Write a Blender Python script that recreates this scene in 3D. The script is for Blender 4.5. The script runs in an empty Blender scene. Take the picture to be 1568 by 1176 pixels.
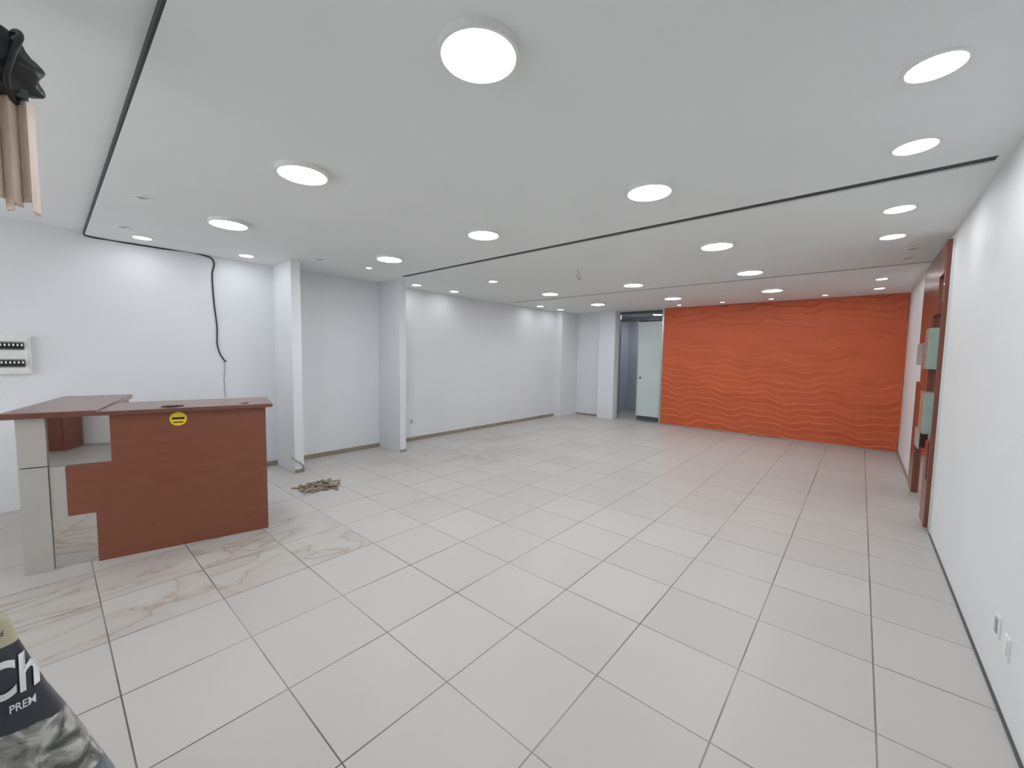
import bpy, bmesh, math, random
import numpy as np
from mathutils import Vector, Matrix
random.seed(4)
sc=bpy.context.scene
sc.view_settings.view_transform='Standard'
sc.view_settings.look='None'
sc.view_settings.exposure=-0.12
COL=bpy.context.collection
H=3.158; XL=-7.045; XR=.658; YB=11.038; YF=-3.2; HU=3.205
X0,Y0,T=-3.439,.185,.6

# ------------------------------------------------------------ materials
def newmat(name):
    m=bpy.data.materials.new(name); m.use_nodes=True
    nt=m.node_tree; return m,nt,nt.nodes['Principled BSDF']
def simple(name,col,rough=.5,metal=0,noise=.04,scale=8,bump=0,bscale=60,stretch=None,spec=.5,coat=0):
    m,nt,b=newmat(name)
    tc=nt.nodes.new('ShaderNodeTexCoord'); mp=nt.nodes.new('ShaderNodeMapping')
    nt.links.new(tc.outputs['Object'],mp.inputs[0])
    if stretch: mp.inputs['Scale'].default_value=stretch
    n=nt.nodes.new('ShaderNodeTexNoise'); n.inputs['Scale'].default_value=scale; n.inputs['Detail'].default_value=6
    nt.links.new(mp.outputs[0],n.inputs['Vector'])
    r=nt.nodes.new('ShaderNodeValToRGB')
    c=np.array(col)
    r.color_ramp.elements[0].position=.3; r.color_ramp.elements[1].position=.7
    r.color_ramp.elements[0].color=(*(c*(1-noise)),1); r.color_ramp.elements[1].color=(*np.minimum(c*(1+noise),1),1)
    nt.links.new(n.outputs['Fac'],r.inputs[0]); nt.links.new(r.outputs[0],b.inputs['Base Color'])
    b.inputs['Roughness'].default_value=rough; b.inputs['Metallic'].default_value=metal
    b.inputs['Specular IOR Level'].default_value=spec; b.inputs['Coat Weight'].default_value=coat
    if bump:
        n2=nt.nodes.new('ShaderNodeTexNoise'); n2.inputs['Scale'].default_value=bscale
        nt.links.new(mp.outputs[0],n2.inputs['Vector'])
        bp=nt.nodes.new('ShaderNodeBump'); bp.inputs['Strength'].default_value=bump; bp.inputs['Distance'].default_value=.01
        nt.links.new(n2.outputs['Fac'],bp.inputs['Height']); nt.links.new(bp.outputs[0],b.inputs['Normal'])
    return m
def emis(name,col,st):
    m,nt,b=newmat(name)
    b.inputs['Base Color'].default_value=(.9,.9,.9,1)
    b.inputs['Emission Color'].default_value=(*col,1); b.inputs['Emission Strength'].default_value=st
    m.cycles.emission_sampling='NONE'
    return m
M={}
M['wall']=simple('painted_wall',(.77,.785,.81),.6,noise=.015,scale=2,bump=.05)
M['wallr']=simple('painted_wall_right',(.79,.81,.815),.55,noise=.015,scale=2,bump=.08,bscale=120)
M['ceil']=simple('ceiling_paint',(.81,.835,.83),.7,noise=.012,scale=1.5)
M['shade']=simple('painted_gap_shade',(.045,.045,.048),.6)  # dark colour that paints in the shade of ceiling gaps and panel edge
M['base']=simple('baseboard_beige',(.30,.26,.20),.5,noise=.2,scale=6)
M['wood']=simple('reddish_wood',(.215,.068,.037),.42,noise=.08,scale=5,stretch=(1,1,5),coat=.1)
M['woodtop']=simple('counter_top_wood',(.17,.065,.045),.3,noise=.15,scale=5,stretch=(1,5,1),coat=.3)
M['woodr']=simple('dark_red_wood',(.17,.045,.025),.3,noise=.15,scale=4,stretch=(1,1,.3),coat=.3)
M['mirror']=simple('mirror_glass',(.76,.74,.72),.03,metal=1,noise=.01)
M['lam']=simple('grey_laminate',(.46,.435,.405),.2,noise=.05,scale=3)
M['plastic']=simple('white_plastic',(.82,.82,.80),.35)
M['black']=simple('black_plastic',(.015,.015,.017),.45)
M['greyp']=simple('grey_plastic',(.35,.35,.36),.4)
M['alu']=simple('dark_aluminium',(.10,.11,.11),.35,metal=.6)
M['metal']=simple('brushed_steel',(.55,.56,.56),.3,metal=1)
M['frost']=simple('frosted_glass',(.56,.64,.62),.15,noise=.03,scale=1)
M['gglass']=simple('greenish_glass_block',(.30,.38,.33),.15,noise=.1,scale=3)
M['yellow']=simple('yellow_label',(.85,.62,.03),.4)
M['cream']=simple('cream_slats',(.74,.60,.50),.45,noise=.10,scale=4,stretch=(8,8,1))
M['brownrag']=simple('brown_debris',(.24,.19,.14),.8,noise=.5,scale=30)
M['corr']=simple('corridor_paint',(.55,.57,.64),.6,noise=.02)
M['white']=simple('white_print',(.85,.86,.88),.4)
M['lamp']=emis('led_diffuser',(.93,.97,1.0),20)
M['lamp2']=emis('small_led_diffuser',(.95,.98,1.0),14)
M['orange']=simple('orange_relief_paint',(.57,.108,.034),.5,noise=.05,scale=2.5)

def nodes_kit(m,nt):
    N=nt.nodes; Lk=nt.links
    def math_(op,a,bv=None,cv=None):
        n=N.new('ShaderNodeMath'); n.operation=op
        for i,v in enumerate((a,bv,cv)):
            if v is None: continue
            if isinstance(v,(int,float)): n.inputs[i].default_value=v
            else: Lk.new(v,n.inputs[i])
        return n.outputs[0]
    def mixc(f,a,c):
        n=N.new('ShaderNodeMix'); n.data_type='RGBA'
        if isinstance(f,(int,float)): n.inputs[0].default_value=f
        else: Lk.new(f,n.inputs[0])
        for i,v in ((6,a),(7,c)):
            if isinstance(v,tuple): n.inputs[i].default_value=(*v,1)
            else: Lk.new(v,n.inputs[i])
        return n.outputs[2]
    return N,Lk,math_,mixc
# floor
def floor_mat():
    m,nt,b=newmat('porcelain_tiles'); N,Lk,math_,mixc=nodes_kit(m,nt)
    tc=N.new('ShaderNodeTexCoord'); sp=N.new('ShaderNodeSeparateXYZ'); Lk.new(tc.outputs['Object'],sp.inputs[0])
    def grout(ax,off,w):
        q=math_('DIVIDE',math_('SUBTRACT',sp.outputs[ax],off),T)
        d=math_('ABSOLUTE',math_('SUBTRACT',math_('FRACT',math_('ADD',q,.5)),.5))
        return math_('LESS_THAN',d,w/T), math_('FLOOR',q)
    gx,ix=grout(0,X0,.0042); gy,iy=grout(1,Y0,.0036)
    g=math_('MAXIMUM',gx,gy)
    cid=N.new('ShaderNodeCombineXYZ'); Lk.new(ix,cid.inputs[0]); Lk.new(iy,cid.inputs[1])
    wn=N.new('ShaderNodeTexWhiteNoise'); wn.noise_dimensions='2D'; Lk.new(cid.outputs[0],wn.inputs['Vector'])
    base=mixc(wn.outputs['Value'],(.515,.488,.458),(.555,.528,.498))
    sp_n=N.new('ShaderNodeTexNoise'); sp_n.inputs['Scale'].default_value=180; Lk.new(tc.outputs['Object'],sp_n.inputs['Vector'])
    base=mixc(math_('MULTIPLY',sp_n.outputs['Fac'],.18),base,(.40,.375,.35))
    va=N.new('ShaderNodeVectorMath'); va.operation='MULTIPLY_ADD'
    Lk.new(cid.outputs[0],va.inputs[0]); va.inputs[1].default_value=(3.7,5.1,0); Lk.new(tc.outputs['Object'],va.inputs[2])
    vn=N.new('ShaderNodeTexNoise'); vn.inputs['Scale'].default_value=2.6; vn.inputs['Detail'].default_value=8; vn.inputs['Distortion'].default_value=.8
    mp=N.new('ShaderNodeMapping'); mp.inputs['Scale'].default_value=(1,.45,1); mp.inputs['Rotation'].default_value=(0,0,-.6)
    Lk.new(va.outputs[0],mp.inputs[0]); Lk.new(mp.outputs[0],vn.inputs['Vector'])
    vr=N.new('ShaderNodeValToRGB'); e=vr.color_ramp.elements
    e[0].position=.38; e[0].color=(.51,.475,.44,1); e[1].position=.66; e[1].color=(.53,.505,.48,1)
    k=e.new(.50); k.color=(.46,.41,.365,1); k=e.new(.52); k.color=(.33,.265,.21,1); k=e.new(.535); k.color=(.48,.44,.40,1)
    Lk.new(vn.outputs['Fac'],vr.inputs[0])
    strip=math_('MULTIPLY',math_('LESS_THAN',sp.outputs[0],X0),math_('GREATER_THAN',sp.outputs[0],X0-2*T))
    strip=math_('MULTIPLY',strip,math_('LESS_THAN',sp.outputs[1],Y0+3*T))
    base=mixc(math_('MULTIPLY',strip,.85),base,vr.outputs[0])
    dn=N.new('ShaderNodeTexNoise'); dn.inputs['Scale'].default_value=1.1; dn.inputs['Detail'].default_value=7; Lk.new(tc.outputs['Object'],dn.inputs['Vector'])
    dr=N.new('ShaderNodeValToRGB'); dr.color_ramp.elements[0].position=.52; dr.color_ramp.elements[1].position=.72
    Lk.new(dn.outputs['Fac'],dr.inputs[0])
    left=N.new('ShaderNodeMapRange'); left.inputs['From Min'].default_value=-3.5; left.inputs['From Max'].default_value=-5.5
    left.inputs['To Min'].default_value=.05; left.inputs['To Max'].default_value=.45; Lk.new(sp.outputs[0],left.inputs[0])
    base=mixc(math_('MULTIPLY',dr.outputs[0],left.outputs[0]),base,(.32,.275,.22))
    dx=math_('DIVIDE',math_('SUBTRACT',sp.outputs[0],-5.35),1.0); dy=math_('DIVIDE',math_('SUBTRACT',sp.outputs[1],5.0),.55)
    rr=math_('ADD',math_('MULTIPLY',dx,dx),math_('MULTIPLY',dy,dy))
    pm=N.new('ShaderNodeMapRange'); pm.inputs['From Min'].default_value=1; pm.inputs['From Max'].default_value=.1; pm.inputs['To Min'].default_value=0; pm.inputs['To Max'].default_value=1; Lk.new(rr,pm.inputs[0])
    pn=N.new('ShaderNodeTexNoise'); pn.inputs['Scale'].default_value=5; pn.inputs['Detail'].default_value=5; Lk.new(tc.outputs['Object'],pn.inputs['Vector'])
    pr=N.new('ShaderNodeValToRGB'); pr.color_ramp.elements[0].position=.42; pr.color_ramp.elements[1].position=.65; Lk.new(pn.outputs['Fac'],pr.inputs[0])
    base=mixc(math_('MULTIPLY',math_('MULTIPLY',pm.outputs[0],pr.outputs[0]),.55),base,(.32,.26,.20))
    gn=N.new('ShaderNodeTexNoise'); gn.inputs['Scale'].default_value=.9; Lk.new(tc.outputs['Object'],gn.inputs['Vector'])
    gr=N.new('ShaderNodeMapRange'); gr.inputs['From Min'].default_value=.35; gr.inputs['From Max'].default_value=.6; gr.inputs['To Min'].default_value=.45; gr.inputs['To Max'].default_value=.95
    Lk.new(gn.outputs['Fac'],gr.inputs[0])
    base=mixc(math_('MULTIPLY',g,gr.outputs[0]),base,(.10,.095,.09))
    Lk.new(base,b.inputs['Base Color'])
    b.inputs['Roughness'].default_value=.38; b.inputs['Specular IOR Level'].default_value=.38
    bp=N.new('ShaderNodeBump'); bp.inputs['Strength'].default_value=.4; bp.inputs['Distance'].default_value=.003; bp.invert=True
    Lk.new(g,bp.inputs['Height']); Lk.new(bp.outputs[0],b.inputs['Normal'])
    return m
M['floor']=floor_mat()
def bag_mat():
    m,nt,b=newmat('printed_bag_film'); N,Lk,math_,mixc=nodes_kit(m,nt)
    tc=N.new('ShaderNodeTexCoord'); sp=N.new('ShaderNodeSeparateXYZ'); Lk.new(tc.outputs['Object'],sp.inputs[0])
    n=N.new('ShaderNodeTexNoise'); n.inputs['Scale'].default_value=7; n.inputs['Detail'].default_value=3; Lk.new(tc.outputs['Object'],n.inputs['Vector'])
    z=math_('ADD',sp.outputs[2],math_('MULTIPLY',math_('SUBTRACT',n.outputs['Fac'],.5),.10))
    v=N.new('ShaderNodeTexNoise'); v.inputs['Scale'].default_value=13; v.inputs['Detail'].default_value=4; v.inputs['Distortion'].default_value=1; Lk.new(tc.outputs['Object'],v.inputs['Vector'])
    r=N.new('ShaderNodeValToRGB'); e=r.color_ramp.elements; r.color_ramp.interpolation='EASE'
    e[0].position=.36; e[0].color=(.08,.085,.08,1); e[1].position=.60; e[1].color=(.55,.55,.53,1); k=e.new(.5); k.color=(.28,.27,.25,1)
    Lk.new(v.outputs['Fac'],r.inputs[0])
    low=math_('LESS_THAN',z,.61)
    base=mixc(low,(.035,.042,.055),r.outputs[0])
    blue=math_('LESS_THAN',z,.36)
    base=mixc(math_('MULTIPLY',blue,.75),base,(.03,.07,.13))
    gold=math_('GREATER_THAN',sp.outputs[2],.885)
    base=mixc(gold,base,(.50,.45,.30))
    Lk.new(base,b.inputs['Base Color']); b.inputs['Roughness'].default_value=.32
    n2=N.new('ShaderNodeTexNoise'); n2.inputs['Scale'].default_value=14; Lk.new(tc.outputs['Object'],n2.inputs['Vector'])
    bp=N.new('ShaderNodeBump'); bp.inputs['Strength'].default_value=.4; bp.inputs['Distance'].default_value=.01
    Lk.new(n2.outputs['Fac'],bp.inputs['Height']); Lk.new(bp.outputs[0],b.inputs['Normal'])
    return m
M['bag']=bag_mat()

# ------------------------------------------------------------ mesh builder
class B:
    def __init__(s): s.v=[];s.f=[];s.m=[];s.mats=[];s.sm=[]
    def mi(s,mat):
        if mat not in s.mats: s.mats.append(mat)
        return s.mats.index(mat)
    def add(s,vs,fs,mat,smooth=False):
        o=len(s.v); s.v+= [tuple(v) for v in vs]
        for f in fs: s.f.append([o+i for i in f]); s.m.append(s.mi(mat)); s.sm.append(smooth)
    def box(s,x,y,z,mat):
        (a,b_),(c,d),(e,f)=x,y,z
        vs=[(a,c,e),(b_,c,e),(b_,d,e),(a,d,e),(a,c,f),(b_,c,f),(b_,d,f),(a,d,f)]
        s.add(vs,[(0,3,2,1),(4,5,6,7),(0,1,5,4),(1,2,6,5),(2,3,7,6),(3,0,4,7)],mat)
    def prism(s,pts,axis,lo,hi,mat):
        n=len(pts)
        def P(p,t):
            q=list(p); q.insert(axis,t); return q
        vs=[P(p,lo) for p in pts]+[P(p,hi) for p in pts]
        s.add(vs,[list(range(n))[::-1],list(range(n,2*n))]+[(i,(i+1)%n,n+(i+1)%n,n+i) for i in range(n)],mat)
    def disc(s,c,r,z0,z1,mat,capmat=None,n=40,axis=2):
        cx,cy=c; ring=[(cx+r*math.cos(2*math.pi*i/n),cy+r*math.sin(2*math.pi*i/n)) for i in range(n)]
        def P(p,t):
            q=list(p); q.insert(axis,t); return q
        vs=[P(p,z0) for p in ring]+[P(p,z1) for p in ring]
        s.add(vs,[(i,(i+1)%n,n+(i+1)%n,n+i) for i in range(n)],mat,True)
        s.add([P(p,z0) for p in ring],[list(range(n))[::-1]],capmat or mat)
        s.add([P(p,z1) for p in ring],[list(range(n))],mat)
    def ring(s,c,ri,ro,z0,z1,mat,n=40):
        vs=[];cx,cy=c
        for r,z in ((ri,z0),(ro,z0),(ro,z1),(ri,z1)):
            vs+=[(cx+r*math.cos(2*math.pi*i/n),cy+r*math.sin(2*math.pi*i/n),z) for i in range(n)]
        fs=[]
        for k in range(4):
            for i in range(n):
                fs.append((k*n+i,k*n+(i+1)%n,((k+1)%4)*n+(i+1)%n,((k+1)%4)*n+i))
        s.add(vs,fs,mat)
    def make(s,name,parent=None,bevel=0,origin=None):
        me=bpy.data.meshes.new(name)
        V=s.v
        if origin is not None: V=[(x-origin[0],y-origin[1],z-origin[2]) for x,y,z in V]
        me.from_pydata(V,[],s.f)
        for mt in s.mats: me.materials.append(mt)
        for p,i,sm in zip(me.polygons,s.m,s.sm): p.material_index=i; p.use_smooth=sm
        bm=bmesh.new(); bm.from_mesh(me); bmesh.ops.recalc_face_normals(bm,faces=bm.faces); bm.to_mesh(me); bm.free()
        o=bpy.data.objects.new(name,me); COL.objects.link(o)
        if origin is not None: o.location=origin
        if parent: o.parent=parent
        if bevel:
            md=o.modifiers.new('bevel','BEVEL'); md.width=bevel; md.segments=2; md.limit_method='ANGLE'
        return o
def empty(name,loc,rz=0):
    e=bpy.data.objects.new(name,None); e.location=loc; e.rotation_euler=(0,0,rz); e.empty_display_size=.1; COL.objects.link(e); return e
def tube(name,pts,r,mat,parent=None,cyc=False,bez=True):
    cu=bpy.data.curves.new(name,'CURVE'); cu.dimensions='3D'; cu.bevel_depth=r; cu.bevel_resolution=3
    s=cu.splines.new('BEZIER'); s.bezier_points.add(len(pts)-1)
    for p,q in zip(s.bezier_points,pts): p.co=q; p.handle_left_type=p.handle_right_type='AUTO' if bez else 'VECTOR'
    s.use_cyclic_u=cyc; cu.materials.append(mat)
    o=bpy.data.objects.new(name,cu); COL.objects.link(o)
    if parent: o.parent=parent
    return o

# ------------------------------------------------------------ room shell
b=B(); b.box((XL-.2,XR+.2),(YF-.2,15.2),(-.15,0),M['floor']); b.make('floor')
b=B(); b.box((XL-.15,XL),(YF-.15,YB),(0,3.4),M['wall']); b.make('wall_left')
FT=.13; HP=H-.001
for y in (2.385,4.215):
    b=B(); b.box((XL+.001,-6.339),(y,y+FT),(0,HP),M['wall']); b.make('wall_pilaster')
b=B(); b.box((XL+.001,-6.80),(10.12,YB-.001),(0,HP),M['wall']); b.make('wall_pilaster')
b=B(); b.box((XR,XR+.15),(YF-.15,YB+.15),(0,3.4),M['wallr']); b.make('wall_right')
DX0,DX1=-5.42,-4.10
b=B(); b.box((XL-.15,DX0),(YB,YB+.15),(0,3.4),M['wall'])
b.box((DX1,XR+.15),(YB,YB+.15),(0,3.4),M['wall']); b.box((DX0,DX1),(YB,YB+.15),(3.13,3.4),M['wall'])
b.make('wall_back')
b=B(); b.box((-5.93,DX0),(10.80,YB-.001),(0,HP),M['wall']); b.make('wall_pilaster')
b=B(); b.box((XL-.15,-6.6),(YF-.15,YF),(0,3.4),M['wall']); b.box((-1.6,XR+.15),(YF-.15,YF),(0,3.4),M['wall'])
b.box((-6.6,-1.6),(YF-.15,YF),(2.75,3.4),M['wall']); b.make('wall_front')
b=B(); b.box((.15,XR-.01),(YF+.01,-2.55),(.0,2.2),M['wood']); b.box((.13,.15),(YF+.04,-2.59),(.10,1.05),M['wood']); b.box((.13,.15),(YF+.04,-2.59),(1.09,2.15),M['wood'])
b.box((.11,.13),(-2.66,-2.64),(.9,1.02),M['metal']); b.box((.11,.13),(-2.66,-2.64),(1.12,1.25),M['metal']); b.make('wooden_cabinet')
b=B()
b.box((XL-.15,XR+.15),(YF-.15,.365),(HU,3.45),M['ceil'])
S1=(4.085,4.20); S2=(7.76,7.86)
b.box((XL,XR),(.365,S1[0]),(H,3.45),M['ceil'])
b.box((XL,XR),(S1[1],S2[0]),(H,3.45),M['ceil'])
b.box((XL,XR),(S2[1],YB),(H,3.45),M['ceil'])
b.box((XL,-6.14),S1,(H,3.45),M['ceil']); b.box((.60,XR),S1,(H,3.45),M['ceil'])
b.box((XL,-6.72),S2,(H,3.45),M['ceil'])
b.box((XL-.15,XR+.15),(YF-.15,YB+.15),(3.45,3.5),M['ceil'])
b.make('ceiling')
b=B(); b.box((-6.14,.60),(S1[0]+.002,S1[1]-.002),(H+.012,3.40),M['shade']); b.make('gap_shade_1')  # dark block fills the first ceiling gap, painting in its shade
b=B(); b.box((-6.72,XR),(S2[0]+.002,S2[1]-.002),(H+.012,3.40),M['shade']); b.make('gap_shade_2')  # same dark filler as painted shade for the second gap
b=B(); b.box((XL,XR),(.353,.365),(H+.004,HU),M['shade']); b.make('gap_shade_3')  # dark strip painting in the shadow along the near panel's side edge
b=B()
for y0,y1 in ((1.9,2.385),(2.385+FT,4.215),(4.215+FT,10.12)): b.box((XL,XL+.015),(y0,y1),(0,.075),M['base'])
for y in (2.385,4.215): b.box((-6.339,-6.327),(y,y+FT),(0,.05),M['base'])
b.make('baseboard_left')
b=B(); b.box((-6.80,-5.93),(YB-.015,YB),(0,.05),M['base']); b.make('baseboard_back')
b=B(); b.box((XR-.012,XR),(YF,6.05),(0,.012),M['alu']); b.box((XR-.014,XR),(7.96,YB),(0,.05),M['base']); b.make('baseboard_right')
tube('loose_trim_strip',[(-6.32,2.50,.01),(-6.31,2.49,.10),(-6.34,2.38,.21),(-6.42,2.375,.22)],.009,M['base'])
b=B()
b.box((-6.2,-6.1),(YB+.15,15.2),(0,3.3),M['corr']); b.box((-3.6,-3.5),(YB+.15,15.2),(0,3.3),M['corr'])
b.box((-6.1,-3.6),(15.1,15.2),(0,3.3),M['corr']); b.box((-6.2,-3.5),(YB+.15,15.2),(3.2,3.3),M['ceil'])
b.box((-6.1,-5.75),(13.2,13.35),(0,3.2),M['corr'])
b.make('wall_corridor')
e=empty('door_1',(DX0,YB,0))
b=B(); W=DX1-DX0
b.box((0,.045),(-.02,.06),(0,3.13),M['metal']); b.box((W-.045,W),(-.02,.06),(0,3.13),M['metal'])
b.box((.045,W-.045),(-.02,.06),(3.06,3.13),M['alu']); b.box((.045,W-.045),(0,.05),(2.86,2.92),M['alu'])
b.make('frame',e,.003)
b=B(); b.box((.60,W-.045),(.06,.075),(.16,2.83),M['frost']); b.make('sliding_leaf',e)
b=B(); b.box((.575,.60),(.055,.08),(.04,2.86),M['metal']); b.box((.60,W-.045),(.055,.08),(.04,.16),M['alu']);b.disc((.68,1.25),.025,.03,.06,M['black'],axis=1); b.make('leaf_stile',e)

# ------------------------------------------------------------ orange relief wall
nx,nz=300,460
OX0,OX1=-4.085,XR-.012; OZ1=H-.004
xs=np.linspace(OX0,OX1,nx); zs=np.linspace(.03,OZ1,nz)
XX,ZZ=np.meshgrid(xs,zs)
ph=ZZ/.15+.30*np.sin(2*np.pi*XX/1.25+1.3*np.sin(ZZ*2.3))+.17*np.sin(2*np.pi*XX/.58+ZZ*3.7)+.35*np.sin(ZZ*1.9+XX*.9)
fr=ph-np.floor(ph)
amp=.60+.40*np.sin(XX*2.1+ZZ*3.3+np.floor(ph)*1.7)
hgt=.022*amp*np.where(fr<.86,fr/.86,(1-fr)/.14)
YY=YB-.035-hgt
verts=np.stack([XX,YY,ZZ],-1).reshape(-1,3)
vs=[tuple(v) for v in verts.tolist()]
fs=[(j*nx+i,j*nx+i+1,(j+1)*nx+i+1,(j+1)*nx+i) for j in range(nz-1) for i in range(nx-1)]
b=B(); b.add(vs,fs,M['orange'],True)
b.box((OX0,OX1),(YB-.034,YB-.001),(.03,OZ1),M['orange'])
b.make('orange_relief_wall_panel')
tube('orange_cable',[(XR-.02,10.75,2.6),(XR-.03,10.7,2.2),(XR-.02,10.8,1.8),(XR-.035,10.72,1.4),(XR-.02,10.78,.9),(XR-.02,10.76,.35)],.008,simple('orange_cable_sheath',(.7,.1,.03)))

# ------------------------------------------------------------ lamps
def area(parent,r,p,dz,col=(.91,.96,1.0)):
    l=bpy.data.lights.new('led_source','AREA'); l.shape='DISK'; l.size=2*r; l.energy=p; l.color=col
    o=bpy.data.objects.new('led_source',l); COL.objects.link(o); o.parent=parent; o.location=(0,0,dz)
def panel_light(x,y,r=.18,hh=H):
    b=B(); b.ring((x,y),r-.016,r,hh-.035,hh,M['plastic']); b.disc((x,y),r-.016,hh-.031,hh-.001,M['plastic'],M['lamp'])
    o=b.make('ceiling_light_panel',origin=(x,y,hh)); area(o,r-.018,9.8,-.036)
def down_light(x,y,r=.1,lit=True):
    b=B(); b.ring((x,y),r*.86,r,H-.008,H,M['plastic']); b.disc((x,y),r*.86,H-.005,H-.001,M['plastic'],M['lamp2'] if lit else M['greyp'],n=28)
    o=b.make('recessed_downlight',origin=(x,y,H))
    if lit: area(o,r*.84,165*r*r,-.0095)
for x,y in [(-1.353,1.308),(-3.213,1.308),(-5.062,1.308),(-5.062,3.204),(-3.213,3.204),(-1.353,3.204),(-1.353,5.199),
            (-1.353,7.061),(-3.213,7.061),(-5.062,7.061),(-1.353,9.11),(-3.213,9.11),(-5.062,9.11)]: panel_light(x,y)
panel_light(-4.9,12.6,.15,3.2)  # corridor lamp added to brighten the space behind the doorway
for y in (2.70,3.60,4.963,6.0): down_light(.18,y,.12)
for y in (8.94,10.06): down_light(.18,y,.085)
for y in (.822,1.905,4.77,5.73,8.76,9.72): down_light(-6.60,y,.10)
down_light(-5.14,5.38,.09)
for x,y in ((-.63,10.5),(-1.57,10.5),(-2.55,10.5),(-3.54,10.5)): down_light(x,y,.05)
for x,y in ((.39,6.76),(.38,7.34)): down_light(x,y,.06,False)
down_light(-5.92,3.38,.05)
for x,y in ((-4.88,.62),(-6.2,.62),(-5.98,2.65)):
    b=B(); b.ring((x,y),.05,.075,H-.006,H,M['plastic'],n=4); b.disc((x,y),.052,H-.004,H,M['greyp'],n=4); b.make('ceiling_box_cover',origin=(x,y,H))
tube('dangling_ceiling_wires',[(-3.39,5.44,H),(-3.38,5.45,H-.06),(-3.34,5.43,H-.10),(-3.36,5.47,H-.15),(-3.42,5.45,H-.08)],.006,M['greyp'])

# ------------------------------------------------------------ wall cable, breaker box, outlets
tube('wall_cable',[(XL+.05,.36,H-.006),(XL+.012,.42,H-.008),(XL+.010,1.0,H-.01),(XL+.010,1.52,H-.012),(XL+.012,1.61,H-.05),(XL+.01,1.60,2.9),(XL+.01,1.61,2.5),(XL+.01,1.635,2.17),(XL+.01,1.64,1.85),(XL+.01,1.70,1.70),(XL+.02,1.73,1.66)],.009,M['black'])
tube('wall_wire',[(XL+.01,1.70,1.70),(XL+.012,1.715,1.6),(XL+.01,1.70,1.4),(XL+.01,1.71,1.14)],.005,M['greyp'])
b=B(); y0,y1,z0,z1=-.55,-.10,1.53,1.95
b.box((XL,XL+.05),(y0,y1),(z0,z1),M['plastic']); b.box((XL+.05,XL+.06),(y0+.02,y1-.02),(z0+.02,z1-.02),M['plastic'])
for zc in (1.84,1.65):
    b.box((XL+.06,XL+.063),(y0+.05,y1-.045),(zc-.05,zc+.045),M['greyp'])
    n=12; w=(y1-y0-.10)/n
    for i in range(n):
        ya=y0+.052+i*w; b.box((XL+.06,XL+.085),(ya+.002,ya+w-.002),(zc-.035,zc+.03),M['black']); b.box((XL+.085,XL+.095),(ya+.008,ya+w-.008),(zc-.005,zc+.02),M['plastic'])
b.make('breaker_panel',bevel=.003)
def outlet(x,y,z,sgn,plate,insert):
    b=B(); b.box(tuple(sorted((x,x+sgn*.010))),(y-.04,y+.04),(z-.06,z+.06),plate); b.box(tuple(sorted((x+sgn*.010,x+sgn*.014))),(y-.022,y+.022),(z-.04,z+.04),insert)
    b.make('wall_outlet',bevel=.002)
outlet(XR,3.36,.38,-1,M['plastic'],M['greyp']); outlet(XR,3.17,.36,-1,M['plastic'],M['plastic']); outlet(XR,5.72,.42,-1,M['plastic'],M['plastic']); outlet(XL,4.96,.41,1,M['plastic'],M['greyp'])

# ------------------------------------------------------------ decorative wood / mirror panel on right wall
e=empty('decorative_wood_mirror_panel',(XR,6.06,0))
b=B(); b.box((-.02,0),(0,1.90),(.06,3.07),M['mirror']); b.make('mirror_back',e)
b=B()
b.prism([(.10,3.07),(1.90,3.07),(1.90,2.05),(1.30,2.05),(1.30,1.55),(1.90,1.55),(1.90,.08),(1.45,.08),(1.45,.75),(1.05,.75),(1.05,1.25),(.75,1.25),(.75,2.35),(.42,2.35),(.42,2.75),(.10,2.75)],0,-.055,-.02,M['woodr'])
b.prism([(0,.06),(.38,.06),(.38,.95),(.18,.95),(.18,.55),(0,.55)],0,-.055,-.02,M['woodr'])
b.box((-.055,-.02),(.0,.04),(.55,3.07),M['woodr'])
b.make('wood_overlay',e,.003)
b=B(); b.box((-.075,-.055),(1.25,1.85),(1.78,2.06),M['greyp']); b.box((-.07,-.055),(.95,1.35),(.75,.98),M['greyp']); b.box((-.10,-.02),(.40,.72),(1.74,2.20),M['gglass']); b.box((-.10,-.02),(.30,.72),(1.02,1.48),M['gglass']); b.make('accent_blocks',e,.003)

# ------------------------------------------------------------ reception counter
ang=math.atan2(1.62,.41)
e=empty('reception_counter',(-4.95,-.18,0),ang)
b=B()
b.prism([(.42,.0),(1.67,.0),(1.67,1.26),(.53,1.26),(.53,.85),(.26,.85),(.26,.43),(.42,.43)],1,-.0,.025,M['wood'])
b.make('front_panel',e,.002)
b=B(); b.box((.16,.60),(.026,.034),(.0,1.26),M['mirror']); b.make('mirror_insert',e)
b=B(); b.box((.0,.158),(.0,.025),(.0,.86),M['lam']); b.box((.0,.158),(.0,.025),(.868,1.26),M['lam']); b.box((.0,.02),(.025,1.42),(0,1.26),M['lam'])
b.box((.162,.255),(.012,.025),(.43,.85),M['lam']); b.make('grey_end_panels',e,.002)
b=B(); b.box((1.645,1.67),(.025,.62),(0,1.26),M['wood']); b.box((.42,.44),(.64,1.42),(0,1.26),M['wood']); b.box((.03,.42),(1.40,1.42),(0,1.26),M['wood'])
b.box((.60,1.645),(.06,.55),(.74,.765),M['wood']); b.box((.60,.62),(.04,.60),(0,1.26),M['wood']); b.make('carcass',e,.002)
b=B(); b.box((.46,1.73),(-.045,.70),(1.26,1.295),M['woodtop']); b.make('top_long',e,.004)
b=B(); b.box((-.08,.46),(-.045,1.50),(1.262,1.308),M['woodtop']); b.make('top_wing',e,.004)
b=B(); b.disc((.985,1.19),.062,-.003,0,M['yellow'],axis=1)
b.box((.94,1.03),(-.0045,-.003),(1.185,1.205),M['black']); b.box((.95,1.02),(-.0045,-.003),(1.155,1.165),M['black']); b.make('round_label',e)
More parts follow.
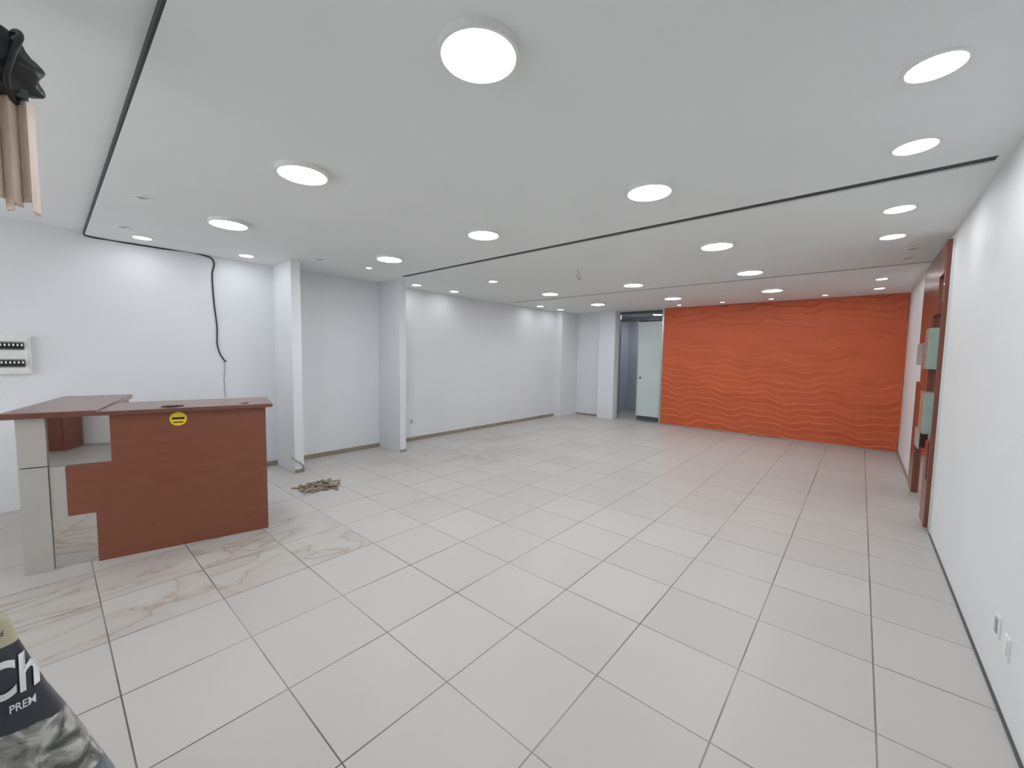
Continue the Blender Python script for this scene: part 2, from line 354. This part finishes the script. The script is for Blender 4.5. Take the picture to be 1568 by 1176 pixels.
b=B(); b.disc((1.50,.10),.035,1.2955,1.299,M['black']); b.make('cable_grommet',e)
b=B(); b.disc((.93,.10),.05,1.296,1.306,M['black']); b.box((.86,.93),(.08,.13),(1.296,1.304),M['woodtop']); b.box((.93,1.02),(.09,.11),(1.296,1.303),M['black']); b.make('desk_gadget',e)

# ------------------------------------------------------------ debris on floor
b=B(); rnd=random.Random(7)
cx,cy=-5.45,2.33
for k in range(30):
    a=rnd.uniform(0,math.pi); l=rnd.uniform(.14,.36); w=rnd.uniform(.008,.028); ox=cx+rnd.uniform(-.15,.15); oy=cy+rnd.uniform(-.19,.19); z=.006+.0012*k*rnd.random(); cu=rnd.uniform(-4,4)
    vs=[];n=8
    for i in range(n+1):
        t=(i/n-.5)*l; aa=a+cu*t; px=ox+t*math.cos(aa); py=oy+t*math.sin(aa); zz=z+.006*math.sin(i*1.1+k)**2
        dx,dy=-math.sin(aa)*w,math.cos(aa)*w
        vs+=[(px-dx,py-dy,zz),(px+dx,py+dy,zz+.004),(px+dx,py+dy,zz+.001),(px-dx,py-dy,zz-.004)]
    fs=[]
    for i in range(n):
        for q in range(4): fs.append((4*i+q,4*i+(q+1)%4,4*i+4+(q+1)%4,4*i+4+q))
    b.add(vs,fs,M['brownrag'])
b.make('floor_debris')

# ------------------------------------------------------------ roller shutter end (upper left)
e=empty('folded_shutter',(-2.5,0,0))
b=B(); prof=[]
n=16
for i in range(n+1):
    y=.014-i*.022; x=.035 if i%2 else -.0
    prof.append((x,y))
for i in range(n):
    (xa,ya),(xb,yb)=prof[i],prof[i+1]
    zb=2.345+.022*((i*5)%3)
    b.prism([(xa,ya),(xb,yb),(xb-.05,yb),(xa-.05,ya)],2,zb,2.76,M['cream'])
b.make('slats',e,.003)
b=B(); b.box((-.09,.05),(-.34,.0),(2.76,2.79),M['alu']); b.box((-.03,0.0),(-.2,-.16),(3.0,HU),M['alu']); b.make('bracket',e)
bm=bmesh.new(); bmesh.ops.create_uvsphere(bm,u_segments=48,v_segments=32,radius=1)
for v in bm.verts:
    p=v.co; k=1+.06*math.sin(9*p.z+4*p.x)+.05*math.sin(11*p.y+5*p.z)+.03*math.sin(23*p.y+17*p.x)
    v.co=Vector((p.x*.13*k,p.y*.20*k-.155,p.z*.135*k+2.875))
for f in bm.faces: f.smooth=True
me=bpy.data.meshes.new('black_roll'); bm.to_mesh(me); bm.free(); me.materials.append(M['black']); o=bpy.data.objects.new('black_roll',me); COL.objects.link(o); o.parent=e
for k,yy in enumerate((-.03,-.10,-.2)):
    tube('strap_%d'%k,[((.125+.01*k)*math.cos(a),yy+.02*math.sin(a*2),2.875+(.125+.01*k)*math.sin(a)) for a in [i*math.pi/4 for i in range(8)]],.010,M['greyp'] if k==1 else M['black'],e,cyc=True)

# ------------------------------------------------------------ bag of pet food
e=empty('pet_food_bag',(-2.0,-.15,0))
prof=[(0,.27,.02),(.03,.285,.07),(.12,.285,.11),(.27,.255,.115),(.42,.205,.105),(.58,.15,.09),(.70,.108,.075),(.79,.082,.062),(.88,.056,.045),(.95,.040,.028),(.985,.020,.010)]
n=48; vs=[];fs=[]; yl=-.36
def bagx(y,z):
    P=np.array(prof); yr=np.interp(z,P[:,0],P[:,1]); d=np.interp(z,P[:,0],P[:,2])
    c=(yr+yl)/2; hw=(yr-yl)/2; q=min(abs(y-c)/hw,.999); ca=q**(1/.6); sa=math.sqrt(1-ca*ca)
    return d*sa**.75+.008*math.sin(13*y+17*z)*min(1,d/.08)
for j,(z,yr,d) in enumerate(prof):
    c=(yr+yl)/2; hw=(yr-yl)/2
    for i in range(n):
        a=2*math.pi*i/n; ca,sa=math.cos(a),math.sin(a)
        y=c+hw*math.copysign(abs(ca)**.6,ca); x=d*math.copysign(abs(sa)**.75,sa)
        x+=.008*math.sin(13*y+17*z)*min(1,d/.08); zz=z+.012*math.sin(9*y)*(z>.9)
        vs.append((x,y,zz))
for j in range(len(prof)-1):
    for i in range(n): fs.append((j*n+i,j*n+(i+1)%n,(j+1)*n+(i+1)%n,(j+1)*n+i))
fs.append(list(range(n))[::-1]); fs.append([ (len(prof)-1)*n+i for i in range(n)])
b=B(); b.add(vs,fs,M['bag'],True); bag=b.make('bag_body',e)
def bagtext(txt,size,y0,z0,sx,name,mat):
    cu=bpy.data.curves.new(name,'FONT'); cu.body=txt; cu.size=size; cu.offset=size*.02
    o=bpy.data.objects.new(name,cu); COL.objects.link(o); bpy.context.view_layer.update()
    dg=bpy.context.evaluated_depsgraph_get(); me=bpy.data.meshes.new_from_object(o.evaluated_get(dg)); bpy.data.objects.remove(o)
    bm=bmesh.new(); bm.from_mesh(me)
    bmesh.ops.triangulate(bm,faces=bm.faces); bmesh.ops.subdivide_edges(bm,edges=bm.edges,cuts=2,use_grid_fill=True)
    for v in bm.verts:
        y=y0+v.co.x*sx; z=z0+v.co.y; v.co=Vector((bagx(y,z)+.006,y,z))
    bm.to_mesh(me); bm.free(); me.materials.clear(); me.materials.append(mat)
    ob=bpy.data.objects.new(name,me); COL.objects.link(ob); ob.parent=e
bagtext('Ch',.155,-.018,.738,.62,'print_title',M['white'])
bagtext('PREM',.035,.030,.685,.66,'print_subtitle',M['white'])
bagtext('dog food',.022,-.02,.92,.6,'print_small',M['black'])

# ------------------------------------------------------------ world, camera
w=bpy.data.worlds.new('world'); sc.world=w; w.use_nodes=True
w.node_tree.nodes['Background'].inputs[0].default_value=(.94,.97,1,1); w.node_tree.nodes['Background'].inputs[1].default_value=2.6
cam=bpy.data.cameras.new('camera'); co=bpy.data.objects.new('camera',cam); COL.objects.link(co)
f,yaw,pit,rol,h=755.131,.712,.070,.016,1.816
F=Vector((-math.sin(yaw)*math.cos(pit),math.cos(yaw)*math.cos(pit),-math.sin(pit)))
R=Vector((math.cos(yaw),math.sin(yaw),0)); U=R.cross(F)
c,s=math.cos(rol),math.sin(rol)
Rr=c*R+s*U; Uu=-s*R+c*U
mt=Matrix((Rr,Uu,-F)).transposed().to_4x4(); mt.translation=Vector((0,0,h))
co.matrix_world=mt
cam.sensor_width=36; cam.sensor_fit='HORIZONTAL'; cam.lens=f/1920*36; cam.clip_start=.02; cam.clip_end=100
sc.camera=co
